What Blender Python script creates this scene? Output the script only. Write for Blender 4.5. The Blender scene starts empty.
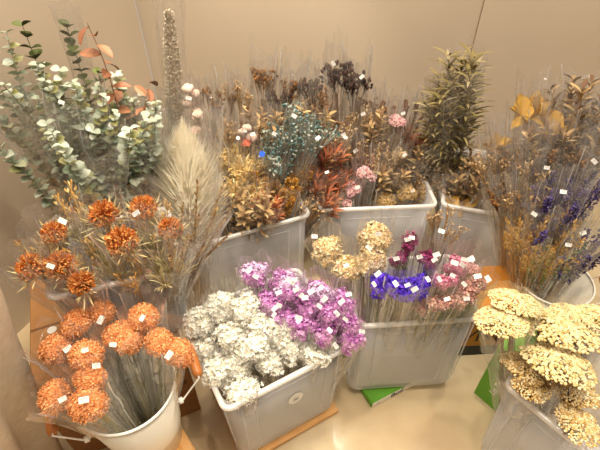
import bpy, math, random
from math import sin, cos, pi, radians
from mathutils import Vector as V, Matrix, Quaternion, noise
S = bpy.context.scene
C = S.collection

# ---------------------------------------------------------------- camera, light, exposure
PITCH = radians(42)
CAM = V((0, 0, 1.5))
cd = bpy.data.cameras.new('camera'); cam = bpy.data.objects.new('camera', cd); C.objects.link(cam)
cd.sensor_width = 36; cd.lens = 27; cd.clip_start = 0.05
cam.location = CAM; cam.rotation_euler = (pi/2 - PITCH, 0, 0)
S.camera = cam
w = bpy.data.worlds.new('world'); S.world = w; w.use_nodes = True
w.node_tree.nodes['Background'].inputs[0].default_value = (1.0, 0.84, 0.68, 1)
w.node_tree.nodes['Background'].inputs[1].default_value = 0.42
def light(name, kind, loc, aim, energy, color, **k):
    d = bpy.data.lights.new(name, kind); d.energy = energy; d.color = color
    for a, b in k.items(): setattr(d, a, b)
    o = bpy.data.objects.new(name, d); C.objects.link(o); o.location = loc
    o.rotation_euler = (V(aim) - V(loc)).to_track_quat('-Z', 'Y').to_euler()
    return o
WARM = (1.0, 0.86, 0.70)
light('ceiling_panel_light', 'AREA', (-0.5, 0.2, 2.7), (-0.1, 0.9, 0.3), 10, WARM, shape='RECTANGLE', size=1.2, size_y=0.3)
light('ceiling_panel_light', 'AREA', (1.2, 0.5, 2.7), (0.5, 1.0, 0.3), 4, WARM, shape='RECTANGLE', size=0.9, size_y=0.3)
light('added_wall_wash', 'SPOT', (-.2, 1.15, 2.6), (-.15, 1.78, .35), 60, (1.0, .88, .70), spot_size=radians(42), spot_blend=0.6, shadow_soft_size=.05)  # unseen spot, added to brighten the lower wall and back row
for tx, ty, tr in ((-.55, .95, 0), (.45, .55, 0), (.95, 1.0, 1.2), (-.1, 1.5, 1.57)):
    o = light('added_glint_light', 'AREA', (tx, ty, 2.65), (tx*.8, ty*.9 + .1, .3), 13, (1.0, .93, .84), shape='RECTANGLE', size=1.1, size_y=.05)  # unseen long lamps, added so the sleeves show streak glints
for sx, sy, e, sr in ((-.75, .35, 34, .035), (-.25, .75, 44, .035), (.35, .35, 40, .035), (.65, .95, 34, .035), (-.35, 1.45, 22, .035), (.25, 1.5, 22, .035)):
    light('ceiling_spot_light', 'SPOT', (sx, sy, 2.6), (sx*.6, sy*.5 + .55, .3), e, (1.0, .87, .72), spot_size=radians(66), spot_blend=0.7, shadow_soft_size=sr)
S.view_settings.view_transform = 'Standard'; S.view_settings.look = 'None'
S.view_settings.exposure = 0.3; S.view_settings.gamma = 1; S.view_settings.use_curve_mapping = False
S.cycles.transparent_max_bounces = 40
S.cycles.max_bounces = 6
S.cycles.caustics_reflective = False; S.cycles.caustics_refractive = False

def ray(px, py):
    u = (px - 300) / 450; v = (225 - py) / 450
    return V((u, cos(PITCH) + v*sin(PITCH), -sin(PITCH) + v*cos(PITCH)))
def Zp(px, py, z):
    d = ray(px, py); t = (z - 1.5) / d.z; return CAM + d*t
def Yp(px, py, y):
    d = ray(px, py); t = y / d.y; return CAM + d*t

# ---------------------------------------------------------------- materials
def new_mat(name):
    m = bpy.data.materials.new(name); m.use_nodes = True
    nt = m.node_tree; return m, nt, nt.nodes['Principled BSDF']
def srgb(c):
    if isinstance(c, str): c = [int(c[i:i+2], 16)/255 for i in (0, 2, 4)]
    return tuple(x/12.92 if x <= .04045 else ((x+.055)/1.055)**2.4 for x in c) + (1,)
def set_ramp(ramp, cols):
    e = ramp.color_ramp.elements
    while len(e) < len(cols): e.new(0.5)
    for i, c in enumerate(cols):
        e[i].position = i/(len(cols)-1) if len(cols) > 1 else 0
        e[i].color = srgb(c)
def island(name, cols, rough=0.75, noise_scale=0, spec=0.3, trans=0.0, sheen=0):
    """plant matter: every petal or leaf takes one tone out of a range"""
    m, nt, b = new_mat(name)
    g = nt.nodes.new('ShaderNodeNewGeometry'); r = nt.nodes.new('ShaderNodeValToRGB'); set_ramp(r, cols)
    nt.links.new(g.outputs['Random Per Island'], r.inputs[0])
    nt.links.new(r.outputs[0], b.inputs['Base Color'])
    b.inputs['Roughness'].default_value = rough
    b.inputs['Specular IOR Level'].default_value = spec
    if trans:
        tr = nt.nodes.new('ShaderNodeBsdfTranslucent'); mx = nt.nodes.new('ShaderNodeMixShader'); mx.inputs[0].default_value = trans
        nt.links.new(r.outputs[0], tr.inputs[0]); nt.links.new(b.outputs[0], mx.inputs[1]); nt.links.new(tr.outputs[0], mx.inputs[2])
        nt.links.new(mx.outputs[0], nt.nodes['Material Output'].inputs[0])
    return m
def noisy(name, cols, scale=8, rough=0.6, detail=4, bump=0, spec=0.4, stretch=None, metallic=0):
    m, nt, b = new_mat(name)
    t = nt.nodes.new('ShaderNodeTexCoord'); n = nt.nodes.new('ShaderNodeTexNoise'); r = nt.nodes.new('ShaderNodeValToRGB'); set_ramp(r, cols)
    n.inputs['Scale'].default_value = scale; n.inputs['Detail'].default_value = detail
    src = t.outputs['Object']
    if stretch:
        mp = nt.nodes.new('ShaderNodeMapping'); mp.inputs['Scale'].default_value = stretch
        nt.links.new(src, mp.inputs[0]); src = mp.outputs[0]
    nt.links.new(src, n.inputs['Vector']); nt.links.new(n.outputs['Fac'], r.inputs[0]); nt.links.new(r.outputs[0], b.inputs['Base Color'])
    r.color_ramp.elements[0].position = 0.3; r.color_ramp.elements[-1].position = 0.7
    b.inputs['Roughness'].default_value = rough; b.inputs['Specular IOR Level'].default_value = spec; b.inputs['Metallic'].default_value = metallic
    if bump:
        bp = nt.nodes.new('ShaderNodeBump'); bp.inputs['Strength'].default_value = bump; bp.inputs['Distance'].default_value = 0.01
        nt.links.new(n.outputs['Fac'], bp.inputs['Height']); nt.links.new(bp.outputs[0], b.inputs['Normal'])
    return m
def plastic(name, clear, gloss, rough, tint, scale, bump, haze_col='f2ece2', edge=0.35):
    """clear or frosted film: see-through + a little white scatter + sheen"""
    m = bpy.data.materials.new(name); m.use_nodes = True; nt = m.node_tree
    for n in list(nt.nodes):
        if n.type != 'OUTPUT_MATERIAL': nt.nodes.remove(n)
    out = nt.nodes['Material Output']
    N = nt.nodes.new
    tr = N('ShaderNodeBsdfTransparent'); tr.inputs[0].default_value = srgb(tint)
    df = N('ShaderNodeBsdfDiffuse'); df.inputs[0].default_value = srgb(haze_col)
    tl = N('ShaderNodeBsdfTranslucent'); tl.inputs[0].default_value = srgb(haze_col)
    sc = N('ShaderNodeMixShader'); sc.inputs[0].default_value = 0.5
    nt.links.new(df.outputs[0], sc.inputs[1]); nt.links.new(tl.outputs[0], sc.inputs[2])
    gl = N('ShaderNodeBsdfGlossy'); gl.inputs['Roughness'].default_value = rough
    tc = N('ShaderNodeTexCoord'); no = N('ShaderNodeTexNoise'); no.inputs['Scale'].default_value = scale; no.inputs['Detail'].default_value = 3
    no.inputs['Distortion'].default_value = 0.8
    bp = N('ShaderNodeBump'); bp.inputs['Strength'].default_value = bump; bp.inputs['Distance'].default_value = 0.02
    nt.links.new(tc.outputs['Object'], no.inputs['Vector']); nt.links.new(no.outputs['Fac'], bp.inputs['Height'])
    nt.links.new(bp.outputs[0], gl.inputs['Normal'])
    lw = N('ShaderNodeLayerWeight'); lw.inputs['Blend'].default_value = edge
    a = N('ShaderNodeMapRange'); a.inputs['To Min'].default_value = 1 - clear; a.inputs['To Max'].default_value = min(1, (1-clear)*2.4 + .02)
    nt.links.new(lw.outputs['Facing'], a.inputs['Value'])
    m1 = N('ShaderNodeMixShader'); nt.links.new(a.outputs[0], m1.inputs[0]); nt.links.new(tr.outputs[0], m1.inputs[1]); nt.links.new(sc.outputs[0], m1.inputs[2])
    g = N('ShaderNodeMapRange'); g.inputs['To Min'].default_value = gloss; g.inputs['To Max'].default_value = min(1, gloss*2.6)
    nt.links.new(lw.outputs['Facing'], g.inputs['Value'])
    m2 = N('ShaderNodeMixShader'); nt.links.new(g.outputs[0], m2.inputs[0]); nt.links.new(m1.outputs[0], m2.inputs[1]); nt.links.new(gl.outputs[0], m2.inputs[2])
    nt.links.new(m2.outputs[0], out.inputs[0])
    return m
M = {}
M['sleeve'] = plastic('clear_cellophane', 0.97, 0.115, 0.14, 'ffffff', 34, 0.45)
M['bin'] = plastic('frosted_plastic', 0.74, 0.05, 0.25, 'ffffff', 5, 0.1, 'ffffff')
M['rim'] = plastic('frosted_plastic_rim', 0.22, 0.08, 0.25, 'ffffff', 5, 0.1, 'fdfaf4')
M['seam_glint'] = plastic('painted_film_glint', 0.60, 0.34, 0.22, 'fffefc', 30, 0.3, 'ffffff')  # milky white film: glints along seams and folds put into the colour
M['wall'] = noisy('painted_wall', ['b8a68d', 'c0ae95'], 1.5, 0.75)
M['floor'] = noisy('polished_floor', ['bda37c', 'cbb690', 'd9c9a8'], 2.6, 0.14, 5, spec=0.5)
M['card'] = noisy('brown_cardboard', ['8d6236', '9c6f40'], 12, 0.85, stretch=(1, 1, 12))
M['orange_card'] = noisy('orange_cardboard', ['b06f1e', 'bd7c28'], 9, 0.7)
M['green_card'] = noisy('green_cardboard', ['5c9a26', '66a52c'], 6, 0.5)
M['white_card'] = noisy('white_cardboard', ['e2dccb', 'ece6d8'], 6, 0.6)
M['black'] = noisy('black_print', ['1c1a19', '262220'], 9, 0.6)
M['grey_print'] = noisy('grey_print', ['a7a29a', 'b3aea6'], 9, 0.6)
M['white_print'] = noisy('white_print', ['f4f2e8', 'fbf9f0'], 9, 0.6)
M['brown_print'] = noisy('brown_print', ['5e3d1c', '6b4722'], 9, 0.8)
M['wood'] = noisy('pale_wood', ['c58d4c', 'd6a261', 'ddb077'], 9, 0.5, stretch=(1, 12, 12))
M['grip'] = noisy('turned_wood', ['a8632c', 'b97236'], 9, 0.4)
M['enamel'] = noisy('cream_enamel', ['ded5c0', 'e6decb'], 4, 0.3)
M['wire'] = noisy('white_wire', ['e8e2d4', 'f0eadc'], 4, 0.3)
M['cloth'] = noisy('linen_cloth', ['cdb99c', 'd9c7ac'], 60, 0.9, bump=0.12)
M['tag'] = noisy('white_paper_tag', ['d6d2ca', 'e2ded6'], 80, 0.5)
M['blue'] = noisy('blue_sticker', ['2450c8', '2a58d2'], 8, 0.4)
M['stem_green'] = island('dry_green_stems', ['5d5a2e', '7d7740', '948a54', 'a89a66'])
M['stem_tan'] = island('dry_tan_stems', ['6e5330', '8f7045', 'ad8c5a', 'c4a878'])
M['stem_brown'] = island('dry_brown_stems', ['4e3218', '6b4826', '8a6238'])
M['white_statice'] = island('white_petals', ['e6dcc0', 'f6f0dc', 'fdfaf0', 'fffef8', 'f0e9cc'], trans=.15)
M['pink_statice'] = island('mauve_petals', ['a44ea0', 'c473bb', 'd894cb', 'e6b4dc', 'b45cae'], trans=.15)
M['palepink'] = island('pale_mauve_petals', ['cfa5cf', 'e2c3e0', 'efdcea', 'c688c4'], trans=.15)
M['purple_statice'] = island('violet_petals', ['2c1a96', '4424c0', '5c34cc', '7448cc', '38189e'], trans=.1)
M['maroon'] = island('maroon_petals', ['5a1438', '7c2450', '9a3a6a', '6b1c40'])
M['rose'] = island('rose_petals', ['b04c70', 'd47a98', 'e4a0b0', 'c4608a', 'e6b8b4'], trans=.15)
M['mixed'] = island('mixed_dry_petals', ['a85a6a', 'd49a8a', 'd8a070', 'b06a88', 'e8d0b0', '8c4a5c'])
M['cream'] = island('cream_petals', ['c49f66', 'dcbf8a', 'ecd9ae', 'f3e6c4'], trans=.1)
M['sedum'] = island('dusty_pink_buds', ['a8686a', 'cc9090', 'deb0ac', 'e8c4be'])
M['tan_fluff'] = island('tan_fluff', ['a07838', 'bc9450', 'd0ac68', 'e0c488'])
M['brown_bud'] = island('brown_buds', ['54351c', '784f28', '946a3a', '68421e'])
M['dark_bud'] = island('dark_buds', ['1e120c', '33201a', '4a3024'])
M['teal'] = island('teal_buds', ['3a524c', '587470', '8a9c92', 'bcbcac', '746c50', '4c5644'])
M['gold'] = island('gold_strands', ['ac8640', 'd0a85c', 'e6c880', 'f4e0a8'])
M['redleaf'] = island('rust_leaves', ['7c3018', 'a0502c', 'b87048', '8c4428', 'c49468', '9a7040'], trans=.1)
M['goldspike'] = island('amber_scales', ['8a5418', 'a87028', 'c8963c', 'd8ac58'])
M['pod'] = island('brown_pods', ['54301a', '6c4224', '3c2214'])
M['olive'] = island('olive_leaves', ['3c3618', '5c5028', '76683a', '948558', '4e4426', 'a89a74', '64502e'], rough=.5, trans=.1)
M['mapleleaf'] = island('gold_leaves', ['b8862c', 'cc9a3c', 'd8ac4c', 'b4782c'], trans=.15)
M['brownleaf'] = island('brown_leaves', ['604630', '806242', '9c7e54', 'b49a6c', '745640'])
M['lav'] = island('lavender_buds', ['2c1a54', '45307c', '60508c', '3a3050', '8c80a0', '9c8c78'])
M['oat'] = island('oat_seeds', ['b07c30', 'cc9c4c', 'dcb46c', 'e4c890'])
M['euc'] = island('silver_leaves', ['66745a', '86927a', 'a2aa94', 'b8beaa', '7c8058', '8e8a50', 'bcc2ac'], rough=.4, spec=.5, trans=.08)
M['euc_olive'] = island('dark_green_leaves', ['3a421e', '4c5628', '5e6834', '6e7040'], rough=.5)
M['euc_copper'] = island('copper_leaves', ['74482f', '8c5c40', '9e7050', '663e28'], rough=.5)
M['grass'] = island('grass_plume', ['a89678', 'c4b498', 'dccfb8', 'ece2d0'])
M['plume'] = island('cream_plume', ['f8eed4', 'fdf6e2', 'fffcf0'], trans=.6)
M['cotton'] = island('cotton_white', ['d0b09c', 'dcc4b2', 'd8ac98'], rough=.95)
M['coral'] = island('coral_petals', ['d8583c', 'e47858', 'e89078'])
M['orange'] = island('orange_filaments', ['8a3c14', 'b45c22', 'cc7832', 'c06a2a', 'dc9c50', '984818', 'e8b46c'])
M['bract'] = island('pale_bracts', ['b49c60', 'd4c080', 'e4d6a4', 'cbbd8c', 'a89464'], trans=.15)
M['peach'] = island('orange_florets', ['bc7036', 'd88a4c', 'e8a468', 'f4c08a', 'cc7a3e'], trans=.1)
M['yarrow'] = island('yarrow_buds', ['a88c50', 'c0a870', 'd4c290', 'e0d0a4', 'c8b27c'])
M['yarrow_tan'] = island('yarrow_buds_tan', ['b48c48', 'd0ae6c', 'e6cf9a', 'f2e4bc'])

# ---------------------------------------------------------------- mesh helpers
class MB:
    def __init__(s): s.v = []; s.f = []
    def add(s, vs, fs):
        n = len(s.v); s.v += [tuple(p) for p in vs]; s.f += [tuple(i+n for i in f) for f in fs]
    def tube(s, pts, rs, n=5, cap=True):
        pts = [V(p) for p in pts]; vs = []; fs = []
        if not hasattr(rs, '__len__'): rs = [rs]*len(pts)
        ref = V((0.13, 0.97, 0.21))
        for i, p in enumerate(pts):
            t = (pts[min(i+1, len(pts)-1)] - pts[max(i-1, 0)]).normalized()
            a = t.cross(ref)
            if a.length < .1: a = t.cross(V((1, 0, 0)))
            a.normalize(); b = t.cross(a)
            vs += [p + (a*cos(2*pi*k/n) + b*sin(2*pi*k/n))*rs[i] for k in range(n)]
        for i in range(len(pts)-1):
            for k in range(n):
                fs.append((i*n+k, i*n+(k+1) % n, (i+1)*n+(k+1) % n, (i+1)*n+k))
        if cap: fs += [tuple(range(n))[::-1], tuple(range((len(pts)-1)*n, len(pts)*n))]
        s.add(vs, fs)
    def ball(s, c, r, sc=(1, 1, 1)):
        s.add([V(c) + V((x*sc[0], y*sc[1], z*sc[2]))*r for x, y, z in OCT_V], OCT_F)
    def kite(s, p, t, n, L, W, lift=.3):
        """one small cupped petal from p along t"""
        sd = t.cross(n); 
        s.add([p, p + t*L*.55 + sd*W*.5 + n*L*lift*.4, p + t*L + n*L*lift, p + t*L*.55 - sd*W*.5 + n*L*lift*.4], [(0, 1, 2, 3)])
    def leaf(s, p, d, n, L, W, curl=.2, k=5):
        d = d.normalized(); sd = d.cross(n); 
        if sd.length < .01: sd = d.cross(V((.3, .5, .8)))
        sd.normalize(); n = sd.cross(d)
        vs = []; fs = []
        for i in range(k+1):
            t = i/k; wd = W*.5*(sin(pi*min(1, t*.96+.04))**.7)
            c = p + d*L*t - n*L*curl*t*t
            vs += [c - sd*wd + n*wd*.35, c, c + sd*wd + n*wd*.35]
        for i in range(k):
            for j in (0, 1): fs.append((3*i+j, 3*i+j+1, 3*i+j+4, 3*i+j+3))
        s.add(vs, fs)
    def box(s, lo, hi):
        x0, y0, z0 = lo; x1, y1, z1 = hi
        s.add([(x0,y0,z0),(x1,y0,z0),(x1,y1,z0),(x0,y1,z0),(x0,y0,z1),(x1,y0,z1),(x1,y1,z1),(x0,y1,z1)],
              [(0,3,2,1),(4,5,6,7),(0,1,5,4),(1,2,6,5),(2,3,7,6),(3,0,4,7)])
    def mesh(s, name, mat, smooth=False):
        me = bpy.data.meshes.new(name); me.from_pydata(s.v, [], s.f); me.materials.append(mat)
        if smooth: me.polygons.foreach_set('use_smooth', [True]*len(me.polygons))
        me.update(); return me
def ico(sub):
    import bmesh
    bm = bmesh.new(); bmesh.ops.create_icosphere(bm, subdivisions=sub, radius=1)
    r = [v.co.copy() for v in bm.verts], [tuple(v.index for v in f.verts) for f in bm.faces]; bm.free(); return r
OCT_V, OCT_F = ico(1)
def link(name, me, parent=None, loc=(0, 0, 0), rot=None, scale=None):
    o = bpy.data.objects.new(name, me); C.objects.link(o)
    o.location = loc
    if rot is not None:
        o.rotation_mode = 'QUATERNION'; o.rotation_quaternion = rot
    if scale: o.scale = scale if hasattr(scale, '__len__') else (scale,)*3
    if parent: o.parent = parent
    return o
def tag(o, label=None, cat=None, group=None, kind=None):
    if label: o['label'] = label
    if cat: o['category'] = cat
    if group: o['group'] = group
    if kind: o['kind'] = kind
    return o
def thing(name, label, cat, loc=(0, 0, 0), rot=None, group=None):
    return tag(link(name, None, None, loc, rot), label, cat, group)
def sph_dir(rng, zmin=-1):
    z = rng.uniform(zmin, 1); a = rng.uniform(0, 2*pi); r = math.sqrt(max(0, 1-z*z)); return V((r*cos(a), r*sin(a), z))
def perp(n, rng):
    t = n.cross(sph_dir(rng)); 
    while t.length < .1: t = n.cross(sph_dir(rng))
    return t.normalized()

# ---------------------------------------------------------------- setting
def struct(name, mb, mat): return tag(link(name, mb.mesh(name, mat)), kind='structure')
m = MB(); m.box((-1.9, -0.4, -0.05), (2.3, 2.3, 0)); struct('floor', m, M['floor'])
WY = 2.0
xl = Yp(135, 0, WY).x; xr = Yp(484, 0, WY).x
def wall(name, a, b):
    a = V(a + (0,)); b = V(b + (0,)); d = (b-a).normalized(); n = V((-d.y, d.x, 0))*.08; h = V((0, 0, 2.7))
    if n.y < 0: n = -n
    mb = MB(); mb.add([a, b, b+n, a+n, a+h, b+h, b+n+h, a+n+h], [(0,3,2,1),(4,5,6,7),(0,1,5,4),(1,2,6,5),(2,3,7,6),(3,0,4,7)]); struct(name, mb, M['wall'])
wall('wall_back', (xl, WY), (xr, WY))
wall('wall_left', (-1.75, -.4), (xl, WY-0.012))
wall('wall_right', (xr, WY-0.012), (2.25, WY-0.2))

# ---------------------------------------------------------------- storage bins
def rrect(w, d, r, z, n=5):
    pts = []
    for cx, cy, a0 in ((w/2-r, d/2-r, 0), (-w/2+r, d/2-r, pi/2), (-w/2+r, -d/2+r, pi), (w/2-r, -d/2+r, 1.5*pi)):
        for k in range(n):
            a = a0 + pi/2*k/(n-1); pts.append(V((cx + r*cos(a), cy + r*sin(a), z)))
    return pts
def loft(rings, close_ends=True):
    mb = MB(); n = len(rings[0]); vs = [p for r in rings for p in r]; fs = []
    for i in range(len(rings)-1):
        for k in range(n): fs.append((i*n+k, i*n+(k+1) % n, (i+1)*n+(k+1) % n, (i+1)*n+k))
    if close_ends: fs += [tuple(range(n))[::-1], tuple(range((len(rings)-1)*n, len(rings)*n))]
    mb.add(vs, fs); return mb
BINS = {}
def storage_bin(key, A, B, depth, z0, z1, label, taper=0.018, sticker=False):
    """A, B: left and right ends of the front rim edge in plan"""
    A = V(A); B = V(B); a = (B-A); W = a.length; a.normalize(); b = V((-a.y, a.x))
    c = A + a*W/2 + b*depth/2; H = z1 - z0; ang = math.atan2(a.y, a.x)
    root = thing('storage_bin', label, 'storage bin', (c.x, c.y, z0), Quaternion((0, 0, 1), ang), 'clear plastic storage bins')
    wt = W - 2*taper; dt = depth - 2*taper; th = .003; L = .010
    def at(z, inset=0):
        k = z/H; return rrect(wt + (W-2*L-wt)*k - 2*inset, dt + (depth-2*L-dt)*k - 2*inset, .035, z)
    body = loft([at(.012, .02), at(0, .022), at(0, .012), at(.012, .001), at(.03), at(H*.5), at(H-.006), at(H-.006, th), at(H*.5, th), at(.03, th), at(.014, .012)])
    # raised panel outlines on the four sides
    for sgn, axis in ((-1, 'y'), (1, 'y'), (-1, 'x'), (1, 'x')):
        def sp(u, z):
            k = z/H
            if axis == 'y': return V((u*wt*.5, sgn*((dt + (depth-2*L-dt)*k)/2 + .001), z))
            return V((sgn*((wt + (W-2*L-wt)*k)/2 + .001), u*dt*.5, z))
        zs = H*.86
        body.tube([sp(-.62, H*.12), sp(-.66, zs), sp(.66, zs), sp(.62, H*.12)], .0022, 4)
        body.tube([sp(-.85, H*.08), sp(-.88, H*.92)], .003, 4); body.tube([sp(.85, H*.08), sp(.88, H*.92)], .003, 4)
    link('body', body.mesh('bin_body', M['bin'], True), root)
    r = lambda off, z: rrect(W - 2*off, depth - 2*off, .028 - off if off < .02 else .01, z, 7)
    rim = loft([r(.010, H-.007), r(.001, H-.012), r(0, H-.011), r(.0, H-.003), r(.003, H), r(.010, H), r(.0135, H-.003), r(.013, H-.008), r(.010, H-.007)], False)
    link('rim', rim.mesh('bin_rim', M['rim'], True), root)
    if sticker:
        st = loft([[V((.024*cos(t*pi/12), .024*sin(t*pi/12), z)) for t in range(24)] for z in (0, .0006)])
        y = -((dt + (depth-2*L-dt)*.62)/2 + .0035)
        q = Quaternion((1, 0, 0), pi/2 - .04)
        so = link('sticker', st.mesh('sticker', M['tag'], False), root, (wt*.03, y, H*.62), q)
        p = MB()
        for k in range(5):
            an = pi/2 + k*.5 - 1; p.leaf(V((.0, -.008, .0011)), V((cos(an), sin(an), 0)), V((0, 0, 1)), .013, .004, 0)
        p.box((-.009, -.013, .0007), (.009, -.0115, .0011))
        link('printed_sprig', p.mesh('printed_sprig', M['grey_print']), so)
    BINS[key] = (c, a, b, wt/2 - .04, dt/2 - .04, z0 + .013)
    return root
def inside(key, head, k=.5, du=0, dv=0):
    c, a, b, hw, hd, z = BINS[key]
    r = V((head.x - c.x, head.y - c.y)); u = max(-hw, min(hw, r.dot(a)*k + du)); v = max(-hd, min(hd, r.dot(b)*k + dv))
    p = c + a*u + b*v; return V((p.x, p.y, z))
def rectlift(A, d, L, w, z0, z1):   # plan box from corner A, direction d, second direction left of d
    d = V(d).normalized(); n = V((-d.y, d.x)); A = V(A); q = [A, A+d*L, A+d*L+n*w, A+n*w]
    return q, d, n

# wooden board under the centre bin
bd = thing('wooden_board', 'pale wooden board lying flat under the front centre bin', 'board', (-.108, .775, 0), Quaternion((0, 0, 1), radians(29.6)))
mb = MB()
for i in range(3): mb.box((-.17, -.175 + i*.112, .010), (.175, -.07 + i*.112, .022))
link('planks', mb.mesh('planks', M['wood']), bd)
for x in (-.17, .135):
    mb = MB(); mb.box((x, -.17, 0), (x+.04, .155, .010)); link('batten', mb.mesh('batten', M['wood']), bd)
storage_bin('b1', (-.188, .510), (.160, .708), .34, .022, .42, 'front centre clear plastic bin of white and mauve bunches, round sticker on it', .03, True)
# carton under bin 5
def carton(name, label, cat, A, d, L, wd, z0, z1, mat, group=None):
    q, d, n = rectlift(A, d, L, wd, z0, z1); c = (q[0]+q[2])/2
    root = thing(name, label, cat, (c.x, c.y, z0), Quaternion((0, 0, 1), math.atan2(d.y, d.x)), group)
    h = z1-z0; mb = MB()
    r = .003
    rings = [rrect(L-2*r, wd-2*r, r, 0, 3), rrect(L, wd, r, r, 3), rrect(L, wd, r, h-r, 3), rrect(L-2*r, wd-2*r, r, h, 3)]
    link('carton_body', loft(rings).mesh('carton_body', mat), root)
    return root, h
def text_mesh(name, txt, size, mat, extrude=.0003, italic=0):
    cu = bpy.data.curves.new(name, 'FONT'); cu.body = txt; cu.size = size; cu.extrude = extrude; cu.align_x = 'CENTER'; cu.align_y = 'CENTER'; cu.shear = italic; cu.offset = size*.012
    o = bpy.data.objects.new(name, cu); C.objects.link(o)
    dg = bpy.context.evaluated_depsgraph_get(); me = bpy.data.meshes.new_from_object(o.evaluated_get(dg)); 
    bpy.data.objects.remove(o); me.materials.clear(); me.materials.append(mat); me.name = name; return me
r1, h1 = carton('flat_carton', 'green and white printed carton squeezed flat under the purple flower bin', 'carton', (.244, .728), (.187, .096), .30, .22, 0, .03, M['green_card'])
mb = MB(); mb.box((-.147, -.1115, .002), (.147, -.1102, .028)); wp = tag(link('side_panel', mb.mesh('side_panel', M['white_card']), r1), 'white side panel with black lettering')
mb = MB(); mb.box((-.128, -.1121, .004), (-.126, -.1116, .027)); mb.box((-.12, -.1121, .004), (-.1195, -.1116, .027)); link('printed_lines', mb.mesh('printed_lines', M['grey_print']), wp)
link('printed_lettering', text_mesh('printed_lettering', 'Bud', .034, M['black']), wp, (-.045, -.1119, .015), Quaternion((1, 0, 0), pi/2))
storage_bin('b5', (.160, .762), (.535, .79), .27, .03, .42, 'clear plastic bin of purple, rose and cream bunches, propped on a green carton', .006)
storage_bin('b2', (-.372, 1.085), (.045, 1.258), .46, 0, .42, 'clear plastic bin behind the white bunches, turned askew')
storage_bin('b3', (.07, 1.282), (.525, 1.31), .46, 0, .42, 'clear plastic bin behind the cream bunches, holding pink and tan bunches')
storage_bin('b4', (.533, 1.318), (.965, 1.19), .44, 0, .42, 'clear plastic bin under the big olive leaf bunch, right of back row')
storage_bin('b6', (.521, .590), (.521+.617*.44, .590-.787*.44), .38, 0, .42, 'clear plastic bin of cream yarrow heads beside the green carton', .028)
storage_bin('b8', (-.95, 1.20), (-.67, 1.09), .33, 0, .40, 'clear plastic bin at the back left, holding the eucalyptus')
# brown box with bin 7
bx, hb = carton('cardboard_box', 'tall brown cardboard box between the cream bucket and front centre bin', 'box', (-.338-.39*.914, .722-.39*.406), (.914, .406), .39, .43, 0, .40, M['card'])
link('printed_word', text_mesh('printed_word', 'Breeze', .05, M['brown_print']), bx, (.11, -.2155, .2), Quaternion((1, 0, 0), pi/2) @ Quaternion((0, 0, 1), .1))
mb = MB(); mb.box((-.193, -.004, .4), (.193, .004, .4012)); link('top_seam', mb.mesh('top_seam', M['brown_print']), bx)
d = loft([[V((.013*cos(t*pi/10), .013*sin(t*pi/10), zz)) for t in range(20)] for zz in (.4, .4008)]); c = Zp(52, 330, .4)
rel = bx.rotation_quaternion.inverted() @ (c - bx.location); link('round_sticker', d.mesh('round_sticker', M['tag']), bx, (rel.x, rel.y, 0))
storage_bin('b7', (-.588, .652), (-.292, .752), .26, .402, .68, 'clear plastic bin of orange pincushions standing on the brown box', .02)
# green carton by bin 6
g = thing('green_carton', 'tall green carton with white lettering behind the yarrow bin', 'carton', (.613, .784, 0), Quaternion((0, 0, 1), math.atan2(-.787, .617)))
mb = MB(); mb.box((0, 0, 0), (.085, .2, .297)); link('carton_body', mb.mesh('carton_body', M['green_card']), g)
link('printed_lettering', text_mesh('printed_lettering', 'Let Tooty I', .03, M['white_print'], italic=.1), g, (.057, -.0007, .135), Quaternion((1, 0, 0), pi/2) @ Quaternion((0, 0, 1), radians(84)))
mb = MB(); mb.box((.004, .098, .297), (.081, .102, .2978)); link('top_seam', mb.mesh('top_seam', M['green_card']), g)
# orange carton with black base
g = thing('orange_carton', 'orange carton with a black band low behind the purple flower bin', 'carton', (.565, .93, 0), Quaternion((0, 0, 1), .06))
mb = MB(); mb.box((0, 0, 0), (.21, .2, .27)); link('carton_body', mb.mesh('carton_body', M['orange_card']), g)
mb = MB(); mb.box((-.001, -.0015, .001), (.211, 0, .06)); tag(link('band', mb.mesh('band', M['black']), g), 'black band')
mb = MB()
for p, q in (((.03, .1), (.075, .17)), ((.075, .17), (.12, .1)), ((.075, .17), (.075, .09)), ((.13, .2), (.175, .16))):
    p = V((p[0], -.001, p[1])); q = V((q[0], -.001, q[1])); d = (q-p).normalized()*.004; s = V((-d.z, 0, d.x))
    mb.add([p-s, q-s, q+s, p+s], [(0, 1, 2, 3)])
tag(link('printed_mark', mb.mesh('printed_mark', M['black']), g), 'black printed arrow')
# wooden crate
dA = V((.625, -.78)); q, d, n = rectlift((-.375-.78*.30, .622-.625*.30), (.78, .625), .30, .3, 0, .2)
cr = thing('wooden_crate', 'low pale wooden crate the cream bucket of orange heads stands on', 'crate', (-.375, .622, 0), Quaternion((0, 0, 1), math.atan2(-.78, .625)))
for i in range(4):
    mb = MB(); mb.box((0, -.074-.077*i, .186), (.34, -.003-.077*i, .2)); link('top_slat', mb.mesh('top_slat', M['wood']), cr)
for i in range(3):
    mb = MB(); mb.box((0, -.012, .012+.06*i), (.34, -.003, .06+.06*i)); link('side_slat', mb.mesh('side_slat', M['wood']), cr)
for x in (0.0, .32):
    for y in (-.032, -.305):
        mb = MB(); mb.box((x, y, 0), (x+.02, y+.02, .186)); link('corner_post', mb.mesh('corner_post', M['wood']), cr)

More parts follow.
